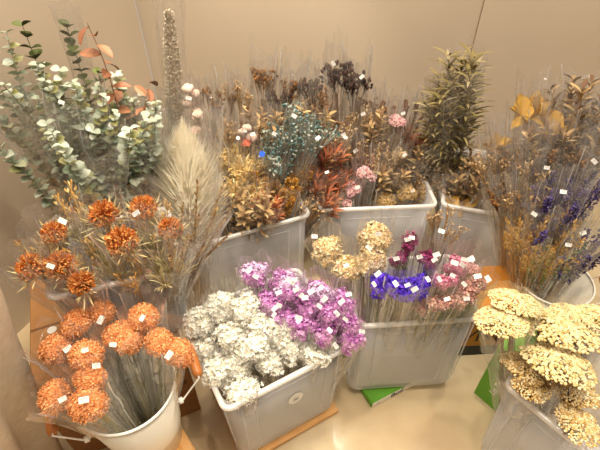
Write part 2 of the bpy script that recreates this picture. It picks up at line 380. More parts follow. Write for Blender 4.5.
# ---------------------------------------------------------------- buckets
def bucket(c, z0, h, r0, r1, label, handles, group='buckets of dried flowers'):
    root = thing('metal_bucket', label, 'bucket', (c[0], c[1], z0), None, group); th = .0015
    ring = lambda r, z: [V((r*cos(2*pi*k/48), r*sin(2*pi*k/48), z)) for k in range(48)]
    b = loft([ring(r0*.93, .004), ring(r0*.95, 0), ring(r0, 0), ring(r0+(r1-r0)*.3, h*.3), ring(r0+(r1-r0)*.3+.0012, h*.31), ring(r0+(r1-r0)*.33, h*.33), ring(r1, h),
              ring(r1-th, h), ring(r0-th, .004)])
    link('bucket_body', b.mesh('bucket_body', M['enamel'], True), root)
    mb = MB(); mb.tube([V((r1*cos(2*pi*k/48), r1*sin(2*pi*k/48), h)) for k in range(49)], .0035, 6, False)
    link('rolled_rim', mb.mesh('rolled_rim', M['wire'], True), root)
    for an in handles:
        d = V((cos(an), sin(an), 0)); s = V((-d.y, d.x, 0)); mb = MB()
        rr = r0 + (r1-r0)*.8; p = d*rr + V((0, 0, h*.80)); o = d*.055 + V((0, 0, .05))
        mb.tube([p - s*.06 - d*.01, p - s*.06 + d*.005, p - s*.05 + o, p + s*.05 + o, p + s*.06 + d*.005, p + s*.06 - d*.01], .0025, 6)
        hd = tag(link('handle', mb.mesh('handle', M['wire'], True), root), 'white wire handle')
        mb = MB(); mb.tube([p + o - s*.045, p + o - s*.035, p + o, p + o + s*.035, p + o + s*.045], [.009, .0125, .014, .0125, .009], 12)
        tag(link('grip', mb.mesh('grip', M['grip'], True), hd), 'turned wooden grip')
        for u in (-.06, .06):
            mb = MB(); mb.tube([p + s*u - d*.006, p + s*u + d*.004], .008, 10); link('lug', mb.mesh('lug', M['wire'], True), hd)
    return root
bk = bucket((-.42, .545), .2, .29, .085, .118, 'cream metal bucket of orange cockscomb heads standing on the wooden crate', (radians(25), radians(205)))
BINS['k1'] = (V((-.42, .545)), V((1, 0)), V((0, 1)), .05, .05, .206)
bucket((.888, 1.045), 0, .31, .085, .128, 'white metal bucket of lavender and brown sprays standing behind the yarrow bin', (radians(-10),))
BINS['k2'] = (V((.888, 1.045)), V((1, 0)), V((0, 1)), .05, .05, .006)
# the draped cloth on the left
cl = MB(); nx, nz = 60, 40; vs = []
for j in range(nz+1):
    z = .95*(1 - j/nz)
    for i in range(nx+1):
        t = i/nx; xe = -.785 + .21*z
        if t < .3: p = V((-1.15 + (xe+1.15)*(t/.3), .60, 0)); nrm = V((0, 1, 0))
        else: p = V((xe + .02*sin((t-.3)*4), .60 - .70*(t-.3)/.7, 0)); nrm = V((1, 0, 0))
        am = .006 + .022*(j/nz)
        f = am*(sin(t*44 + .6*sin(t*13)) + .5*sin(t*19+1)) + .008*noise.noise(V((t*9, z*5, 0)))
        if t < .3: f *= .4
        q = p + nrm*f; vs.append(V((q.x, q.y, z+.001)))
fs = [(j*(nx+1)+i, j*(nx+1)+i+1, (j+1)*(nx+1)+i+1, (j+1)*(nx+1)+i) for j in range(nz) for i in range(nx)]
n0 = len(vs); vs += [V((-1.15, -.1, .951))]
fs += [(i+1, i, n0) for i in range(nx)]
cl.add(vs, fs)
ct = thing('draped_table', 'tall table under a hanging beige linen cloth left of the cream bucket', 'table', (-.95, .2, 0))
o = link('linen_cloth', cl.mesh('linen_cloth', M['cloth'], True), ct, (.95, -.2, 0))
md = o.modifiers.new('thick', 'SOLIDIFY'); md.thickness = .002
mb = MB(); mb.box((-.15, -.26, .91), (.30, .36, .94)); link('tabletop', mb.mesh('tabletop', M['wood']), ct)
for x in (-.12, .10):
    for y in (-.25, .3):
        mb = MB(); mb.box((x, y, 0), (x+.04, y+.04, .91)); link('leg', mb.mesh('leg', M['wood']), ct)

# ---------------------------------------------------------------- plant parts (prototypes, origin where they join the stem, growing along +z)
def floret_head(seed, R, n, fs, petals=5, zmin=-.25, lump=.25):
    rng = random.Random(seed); mb = MB(); R = V(R)
    for i in range(n):
        d = sph_dir(rng, zmin); k = 1 + lump*noise.noise(d*2.3 + V((seed, 0, 0))) - rng.random()*.15
        p = V((d.x*R.x, d.y*R.y, d.z*R.z))*k + V((0, 0, R.z*.3)); nn = (d + sph_dir(rng)*.35).normalized(); t0 = perp(nn, rng); s = nn.cross(t0)
        for j in range(petals):
            a = 2*pi*j/petals + rng.random()*.4; t = t0*cos(a) + s*sin(a)
            mb.kite(p, t, nn, fs*rng.uniform(.7, 1.2), fs*.75, rng.uniform(.2, .9))
    return mb
def crumb_head(seed, R, amp=.28, freq=3.2, sub=4):
    """ruffled, brain-like cockscomb: folded ridges, plus tiny florets"""
    vs, fs = ico(sub); mb = MB(); out = []
    for d in vs:
        n1 = 1 - abs(noise.noise(d*freq + V((seed*3.1, 0, 0))))*2.4; n2 = noise.noise(d*freq*2.7 + V((0, seed, 0)))
        k = 1 + amp*n1*.6 + amp*.45*n2
        out.append(V((d.x*R[0]*k, d.y*R[1]*k, d.z*R[2]*k + R[2]*.6)))
    mb.add(out, fs); return mb
def cockscomb(seed):
    mb = crumb_head(seed, (.034, .029, .024)); rng = random.Random(seed)
    for i in range(420):
        d = sph_dir(rng, -.5); n1 = 1 - abs(noise.noise(d*3.2 + V((seed*3.1, 0, 0))))*2.4; k = 1 + .28*.6*n1 + .02
        p = V((d.x*.034*k, d.y*.029*k, d.z*.024*k + .0144)); t = perp(d, rng); s = d.cross(t)
        for a in (0, 2.1, 4.2): mb.kite(p, t*cos(a) + s*sin(a), d, .0042, .004, rng.uniform(.5, 1.6))
    return mb
def ball_head(seed, R, n, br, zmin=-.1, stalks=True):
    rng = random.Random(seed); mb = MB(); R = V(R)
    for i in range(n):
        d = sph_dir(rng, zmin); p = V((d.x*R.x, d.y*R.y, d.z*R.z + R.z*.4))*(1 + .12*noise.noise(d*3 + V((seed, 0, 0))))
        mb.ball(p, br*rng.uniform(.7, 1.25))
    return mb
def bud_spray(seed, H, tw, br, sp=.03, per=1):
    rng = random.Random(seed); mb = MB(); mb.tube([(0, 0, 0), (0, 0, H*.6)], .0012, 3)
    for i in range(tw):
        z = H*rng.uniform(.2, .7); a = rng.uniform(0, 2*pi); r = sp*rng.uniform(.2, 1)
        e = V((r*cos(a), r*sin(a), min(H, z + H*rng.uniform(.25, .4))))
        mb.tube([(0, 0, z*.8), e*.5 + V((0, 0, z*.45)), e], .0008, 3)
        for k in range(per):
            mb.ball(e + sph_dir(rng)*br*(1.2 if per > 1 else 0), br*rng.uniform(.7, 1.3), (1, 1, 1.3))
    return mb
def lance_spray(seed, H, n, L, W, spread=.5, z0=.0, curl=.2):
    rng = random.Random(seed); mb = MB(); mb.tube([(0, 0, 0), (0, 0, H*.95)], [.002, .001], 4)
    for i in range(n):
        t = z0 + (1-z0)*i/n; a = i*2.4 + rng.random()*.5; s = spread*rng.uniform(.7, 1.3)
        d = V((cos(a)*s, sin(a)*s, 1)).normalized()
        mb.leaf(V((0, 0, H*t)), d, V((-d.x, -d.y, d.z)) + V((.01, 0, 0)), L*(1-.35*t)*rng.uniform(.8, 1.2), W*rng.uniform(.8, 1.2), curl)
    return mb
def euc_branch(seed, H, r, pairs, tip=.4):
    rng = random.Random(seed); mb = MB()
    bend = V((rng.uniform(-.08, .08), rng.uniform(-.08, .08), 0))
    P = lambda t: V((bend.x*t*t, bend.y*t*t, H*t)); mb.tube([P(i/6) for i in range(7)], [.0022-.0002*i for i in range(7)], 4)
    for i in range(pairs):
        t = .15 + .85*i/(pairs-1); a0 = i*1.57 + rng.random()*.6; rr = r*(1-(1-tip)*t)*rng.uniform(.8, 1.2)
        for s in (0, pi):
            a = a0 + s + rng.uniform(-.3, .3); d = V((cos(a), sin(a), rng.uniform(.1, .8))).normalized()
            mb.leaf(P(t), d, V((0, 0, 1)) + sph_dir(rng)*.5, rr*1.9, rr*1.75, rng.uniform(-.1, .35), 6)
    return mb
def droop_branch(seed, H):
    rng = random.Random(seed); mb = MB(); P = lambda t: V((-.05*t*t*t, 0, H*t)); mb.tube([P(i/6) for i in range(7)], [.0022-.0002*i for i in range(7)], 4)
    for i in range(13):
        t = .35 + .63*i/12; a = i*2.4; d = V((cos(a), sin(a), rng.uniform(-.5, .7))).normalized(); mb.leaf(P(t), d, V((0, 0, 1)) + sph_dir(rng)*.6, .055*rng.uniform(.7, 1.1), .03, rng.uniform(.1, .5), 6)
    return mb
def strands(seed, H, n, sp, wd=.0016, curl=1.0):
    rng = random.Random(seed); mb = MB()
    for i in range(n):
        a = rng.uniform(0, 2*pi); r = sp*rng.uniform(.3, 1); h = H*rng.uniform(.5, 1); d = V((cos(a), sin(a), 0)); b = V((cos(a+curl), sin(a+curl), 0))
        mb.tube([(0, 0, h*.1), d*r*.35 + V((0, 0, h*.45)), d*r*.8 + V((0, 0, h*.8)), d*r + b*r*.3*curl + V((0, 0, h*(1 - .15*curl)))], [wd, wd, wd*.9, wd*.3], 3, False)
    return mb
def spike(seed, H, r, n, fs, mb=None, taper=.5):
    rng = random.Random(seed); mb = mb or MB(); mb.tube([(0, 0, -.02), (0, 0, H*.95)], .0015, 4)
    for i in range(n):
        t = rng.random(); a = rng.uniform(0, 2*pi); rr = r*(1-(1-taper)*t)*math.sin(pi*min(1, t*.85+.15))**.3
        d = V((cos(a), sin(a), 0)); p = d*rr*rng.uniform(.5, 1) + V((0, 0, H*t)); q = (d + V((0, 0, .7)) + sph_dir(rng)*.4).normalized(); s = perp(q, rng)
        mb.kite(p, q, s, fs*rng.uniform(.7, 1.3), fs*.7, .3); mb.kite(p, q, s.cross(q), fs, fs*.7, -.3)
    return mb
def plume(seed, H, r, n):
    rng = random.Random(seed); mb = MB()
    for i in range(n):
        t = rng.random()**1.1; a = rng.uniform(0, 2*pi); d = V((cos(a), sin(a), 0)); k = math.sin(pi*(.32 + .68*t))**.8 * rng.uniform(.15, 1); b = V((0, 0, H*t*.72))
        tip = b + d*r*k + V((0, 0, H*rng.uniform(.16, .28))); s = V((-d.y, d.x, 0))*.0018
        mid = (b + tip)/2 + d*r*k*.15
        mb.add([b-s, b+s, mid+s, mid-s, tip], [(0, 1, 2, 3), (3, 2, 4)])
    return mb
def pin_center(seed, r=.024):
    rng = random.Random(seed); mb = MB()
    for i in range(620):
        d = sph_dir(rng, -.35); p = d*r*.35 + V((0, 0, .012)); q = (d + sph_dir(rng)*.25).normalized(); s = perp(q, rng)*.0008; L = r*rng.uniform(.55, 1.1)
        e = p + q*L*.75 + (V((0, 0, 1)) - q)*L*.12; c = e - V((0, 0, .0)) + (V((0, 0, 1))-d)*.003
        mb.add([p-s, p+s, e+s*1.4, c, e-s*1.4], [(0, 1, 2, 4), (4, 2, 3)])
    return mb
def pin_bracts(seed, r=.03):
    rng = random.Random(seed); mb = MB()
    for i in range(40):
        a = i*2.4 + rng.random(); el = rng.uniform(-.3, 1.1); d = V((cos(a)*cos(el), sin(a)*cos(el), sin(el))); 
        mb.leaf(V((0, 0, -.004)) + V((d.x, d.y, 0))*.008, d, V((0, 0, 1)), r*rng.uniform(.5, 1.4), .003, rng.uniform(-.4, .2), 4)
    for i in range(10):
        a = rng.uniform(0, 2*pi); d = V((cos(a)*.6, sin(a)*.6, 1)).normalized(); mb.leaf(V((0, 0, -.02)), d, V((0, 0, 1)), r*rng.uniform(1.5, 2.3), .004, -.1, 4)
    return mb
def yarrow_head(seed, R, n):
    rng = random.Random(seed); mb = MB()
    for i in range(n):
        k = math.sqrt((i+.5)/n); a = i*2.39996 + rng.uniform(-.1, .1)
        x, y = R*k*cos(a)*(1 + .08*sin(3*a+seed)), R*k*sin(a)*(1 + .08*sin(2*a+seed))
        z = .3*R*(1-k*k) + .006*noise.noise(V((x*60+seed, y*60, 0))) ; mb.ball((x, y, z), R*.026*rng.uniform(.8, 1.35) + .0012, (1, 1, .8))
    return mb
def yarrow_under(seed, R):
    rng = random.Random(seed); mb = MB()
    for i in range(44):
        a = rng.uniform(0, 2*pi); r = R*math.sqrt(rng.random())*.95; e = V((r*cos(a), r*sin(a), -.004)); mb.tube([(0, 0, -R*1.0), e*.5 + V((0, 0, -R*.45)), e], [.0018, .0012, .001], 3)
    return mb
def lobed_leaf(seed, L):
    rng = random.Random(seed); mb = MB(); pts = []; n = 40
    mb.tube([(0, 0, -.03), (0, 0, L*.4)], .0012, 4)
    c = V((0, 0, L*.45))
    for i in range(n):
        a = 2*pi*i/n; r = L*.5*(.55 + .35*abs(cos(2.5*a)) + .08*cos(10*a)) * (1 + .2*cos(a))
        pts.append(c + V((r*sin(a), .012*sin(3*a) + rng.uniform(-.003, .003) + .01*cos(a), r*cos(a))))
    mb.add([c] + pts, [(0, i+1, (i+1) % n + 1) for i in range(n)]); return mb
def oats(seed, H, n):
    rng = random.Random(seed); mb = MB(); mb.tube([(0, 0, 0), (0, 0, H*.9)], .001, 3)
    for i in range(n):
        t = rng.uniform(.15, 1); a = rng.uniform(0, 2*pi); r = rng.uniform(.005, .022)*(1.3-t); e = V((r*cos(a), r*sin(a), H*t)); mb.tube([(0, 0, H*(t-.1)), e], .0006, 3)
        d = V((cos(a)*.3, sin(a)*.3, -1 if rng.random() < .5 else .8)).normalized(); mb.leaf(e, d, perp(d, rng), .012, .005, 0, 3)
    return mb
def pod(seed):
    mb = MB(); mb.add([V((-.006, -.002, 0)), V((.006, -.002, 0)), V((.006, .002, 0)), V((-.006, .002, 0)), V((-.009, -.003, .05)), V((.009, -.003, .05)), V((.009, .003, .05)), V((-.009, .003, .05)),
        V((0, 0, .056))], [(0, 1, 5, 4), (1, 2, 6, 5), (2, 3, 7, 6), (3, 0, 4, 7), (4, 5, 8), (5, 6, 8), (6, 7, 8), (7, 4, 8)])
    mb.tube([(0, 0, -.05), (0, 0, 0)], .0015, 4); return mb
def cotton(seed):
    mb = MB(); rng = random.Random(seed); vs, fs = ico(2)
    for k in range(4):
        a = k*pi/2; c = V((cos(a)*.009, sin(a)*.009, .016)); mb.add([c + v*.014*(1 + .25*noise.noise(v*2 + V((k+seed, 0, 0)))) for v in vs], fs)
    return mb
PM = {}
def proto(key, fn, mat, nvar, smooth=False): PM[key] = [fn(i+1).mesh(key, M[mat], smooth) for i in range(nvar)]
proto('statice', lambda s: floret_head(s, (.019, .016, .018), 120, .0062, 5, -.3, .9), 'white_statice', 4)
for k, mt in (('mauve', 'pink_statice'), ('palemauve', 'palepink'), ('violet', 'purple_statice'), ('maroon', 'maroon'), ('rose', 'rose'), ('mixed', 'mixed')):
    proto(k, lambda s: floret_head(s+10, (.017, .017, .022), 120, .0056, 5, -.3, .9), mt, 2)
proto('cream', lambda s: floret_head(s+30, (.016, .016, .014), 90, .006, 5, -.4, .4), 'cream', 3)
proto('sedum', lambda s: ball_head(s, (.016, .016, .011), 110, .0022), 'sedum', 2)
proto('fluff', lambda s: floret_head(s+50, (.026, .026, .024), 300, .0045, 3, -.6, .4), 'tan_fluff', 2)
proto('brownbud', lambda s: bud_spray(s, .10, 14, .0034, .014, 2), 'brown_bud', 3)
proto('darkbud', lambda s: bud_spray(s, .09, 9, .0048, .022, 2), 'dark_bud', 3)
M['tanbud'] = island('tan_buds', ['7c5c34', '9c7848', 'b4946a', 'c8ac84'])
proto('tanbud', lambda s: bud_spray(s, .14, 18, .0024, .02, 2), 'tanbud', 3)
proto('tealbud', lambda s: bud_spray(s, .15, 22, .003, .026, 2), 'teal', 3)
proto('curl', lambda s: strands(s, .11, 34, .04, .002), 'gold', 2)
proto('palecurl', lambda s: strands(s, .10, 30, .03, .0017, .4), 'bract', 2)
proto('rust', lambda s: lance_spray(s, .08, 18, .065, .009, .42), 'redleaf', 3)
proto('amber', lambda s: spike(s, .12, .016, 260, .008), 'goldspike', 2)
proto('pod', pod, 'pod', 1)
proto('olive', lambda s: lance_spray(s, .30, 52, .075, .010, .65, 0, .7), 'olive', 3)
proto('brownleaf', lambda s: lance_spray(s, .16, 26, .045, .011, .7, 0, .4), 'brownleaf', 3)
proto('maple', lambda s: lobed_leaf(s, .075), 'mapleleaf', 2)
proto('lav', lambda s: spike(s, .11, .011, 170, .006), 'lav', 3)
proto('oat', lambda s: oats(s, .13, 40), 'oat', 3)
proto('euc', lambda s: euc_branch(s, .48, .0195, 26, .6), 'euc', 4)
proto('eucolive', lambda s: euc_branch(s+9, .5, .024, 15, .75), 'euc_olive', 2)
proto('euccopper', lambda s: droop_branch(s+20, .5), 'euc_copper', 2)
proto('column', lambda s: spike(s, .44, .034, 3000, .0085, None, .6), 'grass', 1)
proto('plume', lambda s: plume(s, .46, .15, 6500), 'plume', 1)
proto('cotton', cotton, 'cotton', 3, True)
proto('coral', lambda s: floret_head(s+70, (.012, .012, .01), 40, .007), 'coral', 1)
proto('pincenter', pin_center, 'orange', 3)
proto('pinbract', pin_bracts, 'bract', 3)
proto('comb', cockscomb, 'peach', 4)
proto('twig', lambda s: lance_spray(s, .20, 26, .016, .006, .5, .15, 0), 'brownleaf', 2)
proto('yarrow', lambda s: yarrow_head(s, .062, 900), 'yarrow', 3, True)
proto('yarrowtan', lambda s: yarrow_head(s+5, .044, 480), 'yarrow_tan', 2, True)
proto('yarrowunder', lambda s: yarrow_under(s, .058), 'stem_tan', 2)

# ---------------------------------------------------------------- wrapped bunches
PART = {'statice': 'flower_cluster', 'mauve': 'flower_cluster', 'palemauve': 'flower_cluster', 'violet': 'flower_cluster', 'maroon': 'flower_head', 'rose': 'flower_head', 'mixed': 'flower_head',
        'cream': 'flower_cluster', 'sedum': 'flower_head', 'fluff': 'flower_head', 'brownbud': 'bud_spray', 'darkbud': 'bud_spray', 'tanbud': 'bud_spray', 'tealbud': 'bud_spray', 'curl': 'curled_strands', 'palecurl': 'grass_tuft',
        'rust': 'leafy_spray', 'amber': 'flower_spike', 'pod': 'seed_pod', 'olive': 'leafy_branch', 'brownleaf': 'leafy_spray', 'maple': 'leaf', 'lav': 'flower_spike', 'oat': 'oat_spray', 'euc': 'leafy_branch',
        'eucolive': 'leafy_branch', 'euccopper': 'leafy_branch', 'column': 'grass_plume', 'plume': 'feathery_plume', 'cotton': 'cotton_boll', 'coral': 'flower_head', 'pincenter': 'flower_center', 'comb': 'flower_head',
        'twig': 'leafy_spray', 'yarrow': 'flower_head', 'yarrowtan': 'flower_head'}
TAGM = None
def tag_mesh():
    mb = MB(); mb.box((-.010, -.0065, 0), (.010, .0065, .0005)); return mb.mesh('price_tag', M['tag'])
TAGM = tag_mesh()
pr = MB()
for x0, x1, y0, y1 in ((-.007, .004, .002, .0032), (-.007, .007, -.0042, -.0012)): pr.box((x0, y0, .0005), (x1, y1, .0007))
TAGP = pr.mesh('tag_print', M['grey_print'])
UID = [0]
def wrap_sleeve(seed, L, r0, r1, over, asp, jag):
    """flat-ish cellophane cone, crumpled, with an uneven open top"""
    rng = random.Random(seed); mb = MB(); nu, nv = 40, 14; vs = []; off = V((seed*1.7, 0, 0))
    for j in range(nv+1):
        t = j/nv
        for i in range(nu):
            a = 2*pi*i/nu
            top = L + over + jag*noise.noise(V((cos(a)*1.3, sin(a)*1.3, 0)) + off)*1.6 + jag*.5*cos(2*a)
            z = .012 + (top-.012)*t; k = min(1.15, z/L); r = r0 + (r1-r0)*k**1.15
            cr = (abs(cos(a))**.6)*(1 if cos(a) > 0 else -1)
            d = V((cr, sin(a)*asp, 0)); wr = 1 + (.20*noise.noise(V((cos(a)*2.2, sin(a)*2.2, z*14)) + off) + .16*abs(noise.noise(V((cos(a)*5, sin(a)*5, z*3)) + off)))*(.4 + t)
            vs.append(V((d.x*r*wr, d.y*r*wr, z)))
    fs = [(j*nu+i, j*nu+(i+1) % nu, (j+1)*nu+(i+1) % nu, (j+1)*nu+i) for j in range(nv) for i in range(nu)]
    mb.add(vs, fs); sm = []
    for i0, wid in ((0, 1), (nu//2, 1), (rng.randrange(3, 17), .55), (rng.randrange(23, 37), .55)):  # sealed edges and folds, whitened to stand in for glints
        b = MB(); n = 0; pv = []
        for j in range(1, nv+1):
            p = vs[j*nu+i0]; o = V((p.x, p.y, 0)).normalized(); wd = .0032*wid*(1 + .5*noise.noise(V((i0, p.z*20, seed))))
            pv += [p, p + o*wd + V((0, .0006, 0))]
        b.add(pv, [(2*j, 2*j+1, 2*j+3, 2*j+2) for j in range(nv-1)]); sm.append(b.mesh('painted_edge_glint', M['seam_glint']))
    return mb.mesh('sleeve', M['sleeve'], False), sm
def add_sleeve(root, res):
    o = link('sleeve', res[0], root)
    for m_ in res[1]: tag(link('crease_glint', m_, o), 'whitened strip along a film edge or fold, glint put into its colour')
    return o
def bunch(name, cat, label, group, head, base, key, n=5, r=.035, back=.0, over=.05, stem='stem_tan', ns=10, tagn=1, sc=1.0, asp=.7, tilt=.5, sleeve=True, extra=(), layout=None, jag=.02, r0=.012, tagz=0.0, r1=None, face=None):
    UID[0] += 1; sd = UID[0]; rng = random.Random(sd*7+3)
    ax = head - base; L = ax.length; q = ax.to_track_quat('Z', 'Y'); q = q @ Quaternion((0, 0, 1), rng.uniform(-.5, .5))
    root = thing(name, label, cat, base, q, group)
    Lz = L - back*sc            # where the heads join the stems
    spots = layout or [((r*.72*math.sqrt((i+.5)/n)*cos(i*2.4+sd)), r*.72*math.sqrt((i+.5)/n)*sin(i*2.4+sd)*asp*1.2, rng.uniform(-.012, .012) - .25*r*((i+.5)/n)) for i in range(n)] if n > 1 or layout else [(0, 0, 0)]
    ends = []
    for i, (x, y, dz) in enumerate(spots):
        keys = key if isinstance(key, (list, tuple)) else [key]; kk = keys[i % len(keys)]
        me = PM[kk][(i + sd) % len(PM[kk])]; p = V((x, y, Lz + dz)); ends.append(p)
        d = V((x*tilt/max(r, .01), y*tilt/max(r, .01), 1)).normalized()
        d = d if face is None else (q.inverted() @ (V(face) + V((rng.uniform(-.1, .1), rng.uniform(-.1, .1), 0)))).normalized()
        rot = d.to_track_quat('Z', 'Y') @ Quaternion((0, 0, 1), rng.uniform(0, 6.28))
        s = sc*rng.uniform(.88, 1.12)
        h = link(PART[kk], me, root, p, rot, s)
        if kk == 'pincenter': tag(link('bracts', PM['pinbract'][i % 3], h), 'pale spiky bracts')
        if kk.startswith('yarrow'): link('flower_stalks', PM['yarrowunder'][i % 2], h, (0, 0, 0), None, 1 if kk == 'yarrow' else .8)
    mb = MB()
    for i in range(ns):
        e = ends[i % len(ends)] + V((rng.uniform(-.006, .006), rng.uniform(-.006, .006), -.002)); a = rng.uniform(0, 6.28); b = V((r0*.7*cos(a), r0*.7*sin(a), .0))
        m1 = b.lerp(e, .4) + V((rng.uniform(-.008, .008), rng.uniform(-.008, .008), 0)); mb.tube([b, m1, e], [.0018, .0015, .0012], 4)
        if i % 2 == 0 and Lz > .2:
            for k in range(3):
                t = rng.uniform(.45, .95); p = b.lerp(e, t); d = (sph_dir(rng)*.5 + V((0, 0, 1))).normalized(); mb.leaf(p, d, perp(d, rng), .03, .004, .1, 3)
    link('stems', mb.mesh('stems', M[stem]), root)
    if sleeve: sl = add_sleeve(root, wrap_sleeve(sd, L, r0*1.3, r1 or r*1.22, over, asp*1.15, jag))
    Mw = Matrix.Translation(base) @ q.to_matrix().to_4x4(); Mi = Mw.inverted()
    for k in range(tagn):
        toc = (CAM - head).normalized(); side = toc.cross(V((0, 0, 1))).normalized(); up = side.cross(toc)
        c = head + toc*(r*1.0 + .012) + side*rng.uniform(-.7, .7)*r + up*(rng.uniform(-.5, .6)*r + tagz)
        z = (toc + sph_dir(rng)*.35).normalized(); x = side*1.0 + up*rng.uniform(-1.1, 1.1); x = (x - z*x.dot(z)).normalized(); y = z.cross(x)
        W = Matrix((x, y, z)).transposed().to_4x4(); W.translation = c
        t = link('price_tag', TAGM, root); t.matrix_basis = Mi @ W; s_ = rng.uniform(.7, .95); t.scale = (s_, s_, s_)
        link('tag_print', TAGP, t)
    for ky, px, py, off in extra: pass
    return root, Mi

# -- front centre bin: white statice
wl = 'white statice bunch in the front centre bin, '
G = 'white statice bunches in the front centre bin'
for px, py, z, lab in (
    (198, 318, .49, 'furthest left of its back row'), (221, 302, .51, 'upper left, second of its back row'), (247, 303, .52, 'at the back, beside the first mauve bunch'),
    (264, 320, .50, 'just below the pale mauve bunch'), (203, 343, .47, 'on the left rim, middle of that side'), (229, 330, .49, 'in the very middle of the white ones'),
    (252, 343, .48, 'second row, right of the middle one'), (216, 368, .455, 'on the left rim near the corner'), (241, 388, .45, 'nearest the front corner'),
    (268, 357, .465, 'third along the front rim from the corner'), (292, 345, .475, 'in the middle of the front rim'), (236, 360, .465, 'right behind the front corner one'),
    (314, 350, .46, 'fourth along the front rim, below mauve'), (329, 339, .455, 'furthest right along the front rim'), (285, 330, .48, 'touching the mauve bunches, middle right')):
    fr = 'rim' in lab or 'corner' in lab; z = z - .025 if fr else z; h = Zp(px, py, z); bunch('statice_bunch', 'flower bunch', wl + lab, G, h, inside('b1', h, .85), 'statice', 8 if fr else 10, .034 if fr else .043, .02, .025, 'stem_green', 14, 0 if px < 300 else 1, 1.05, jag=.012)
wl = 'mauve statice bunch in the front centre bin, '
G = 'mauve statice bunches in the front centre bin'
for px, py, z, lab in (
    (254, 272, .55, 'pale and highest at its back left'), (272, 300, .52, 'deep mauve, beside the back white ones'), (290, 288, .55, 'at the back, second from the pale one'),
    (283, 315, .5, 'low in the middle, next to white heads'), (306, 300, .53, 'in the centre of the mauve ones'), (320, 289, .55, 'pale, highest at the back right'),
    (286, 276, .56, 'pale and second highest at its back'), (303, 322, .5, 'in front, above the white front rim ones'), (329, 308, .52, 'right of centre, two tags above it'), (346, 318, .49, 'second from the right rim corner'),
    (352, 334, .46, 'furthest right, nearest the rim corner'), (324, 327, .49, 'in front, left of the rim corner pair'), (342, 300, .52, 'against the right rim, at the back')):
    h = Zp(px, py, z); bunch('mauve_statice_bunch', 'flower bunch', wl + lab, G, h, inside('b1', h, .85), ['palemauve', 'mauve', 'palemauve'] if 'pale' in lab[:8] or px in (290,) else 'mauve', 8, .037, .02, .035, 'stem_green', 10, 2 if py < 325 else 1, .95, jag=.015)
# -- bin 5
def b5(kind, name, lab, px, py, z, n, r, sc=1., tagn=2, group=None, stem='stem_green', over=.04):
    h = Zp(px, py, z); bunch(name, 'flower bunch', lab, group, h, inside('b5', h, .9), kind, n, r, .02, over, stem, 14, tagn, sc, jag=.02)
G = 'cream everlasting bunches in the purple flower bin'
for px, py, z, lab in ((325, 243, .55, 'cream clustered bunch furthest left behind the mauve statice'), (346, 262, .53, 'cream clustered bunch between the left cream one and the violet statice'),
                       (377, 230, .60, 'cream clustered bunch standing tallest, left of the maroon flower'), (372, 252, .56, 'cream clustered bunch low behind the violet statice')):
    b5('cream', 'everlasting_bunch', lab, px, py, z, 11, .046, 1.25, 1, G, 'stem_tan')
G = 'violet statice bunches'
for px, py, z, lab in ((383, 283, .57, 'violet statice bunch, left of three in the middle bin'), (403, 288, .57, 'violet statice bunch, middle of three in the middle bin'), (418, 284, .56, 'violet statice bunch, right of three beside the rose flowers')):
    b5('violet', 'violet_statice_bunch', lab, px, py, z, 6, .036, .95, 2, G)
b5('maroon', 'maroon_flower_bunch', 'maroon globe flower bunch beside the tall cream bunch', 411, 241, .60, 2, .018, 1.0, 2, 'maroon bunches')
b5('maroon', 'maroon_flower_bunch', 'maroon bunch low between violet statice and rose flowers', 428, 257, .57, 4, .032, .8, 3, 'maroon bunches')
b5('maroon', 'maroon_flower_bunch', 'maroon bunch directly above the violet statice', 400, 258, .57, 3, .026, .75, 1, 'maroon bunches')
G = 'rose and mixed bunches at the right of the purple flower bin'
b5('rose', 'rose_flower_bunch', 'bright pink bunch right of the violet statice', 446, 280, .57, 4, .03, .85, 2, G)
b5('mixed', 'mixed_flower_bunch', 'mixed rose and apricot bunch under the bright pink one', 440, 300, .52, 5, .034, .8, 1, G)
b5('rose', 'rose_flower_bunch', 'dusky rose bunch behind the bright pink one, ringed by tags', 457, 263, .58, 5, .034, .75, 3, G)
b5('mixed', 'mixed_flower_bunch', 'mixed pink and apricot bunch near the right rim', 466, 292, .54, 6, .036, .75, 2, G)
b5('mixed', 'mixed_flower_bunch', 'mixed apricot bunch furthest right, next to the yarrow', 478, 282, .55, 5, .034, .75, 2, G)
b5('tanbud', 'tan_bud_bunch', 'tan beaded spray between the low maroon bunch and the rims', 440, 238, .58, 5, .035, .8, 1, None, 'stem_tan')
b5('sedum', 'pale_pink_bunch', 'pale pink beaded bunch behind the apricot ones at the right', 470, 262, .57, 5, .034, .8, 2, None)
b5('mixed', 'mixed_flower_bunch', 'mixed bunch low on the front rim under violet statice', 424, 303, .5, 4, .03, .65, 0, G)

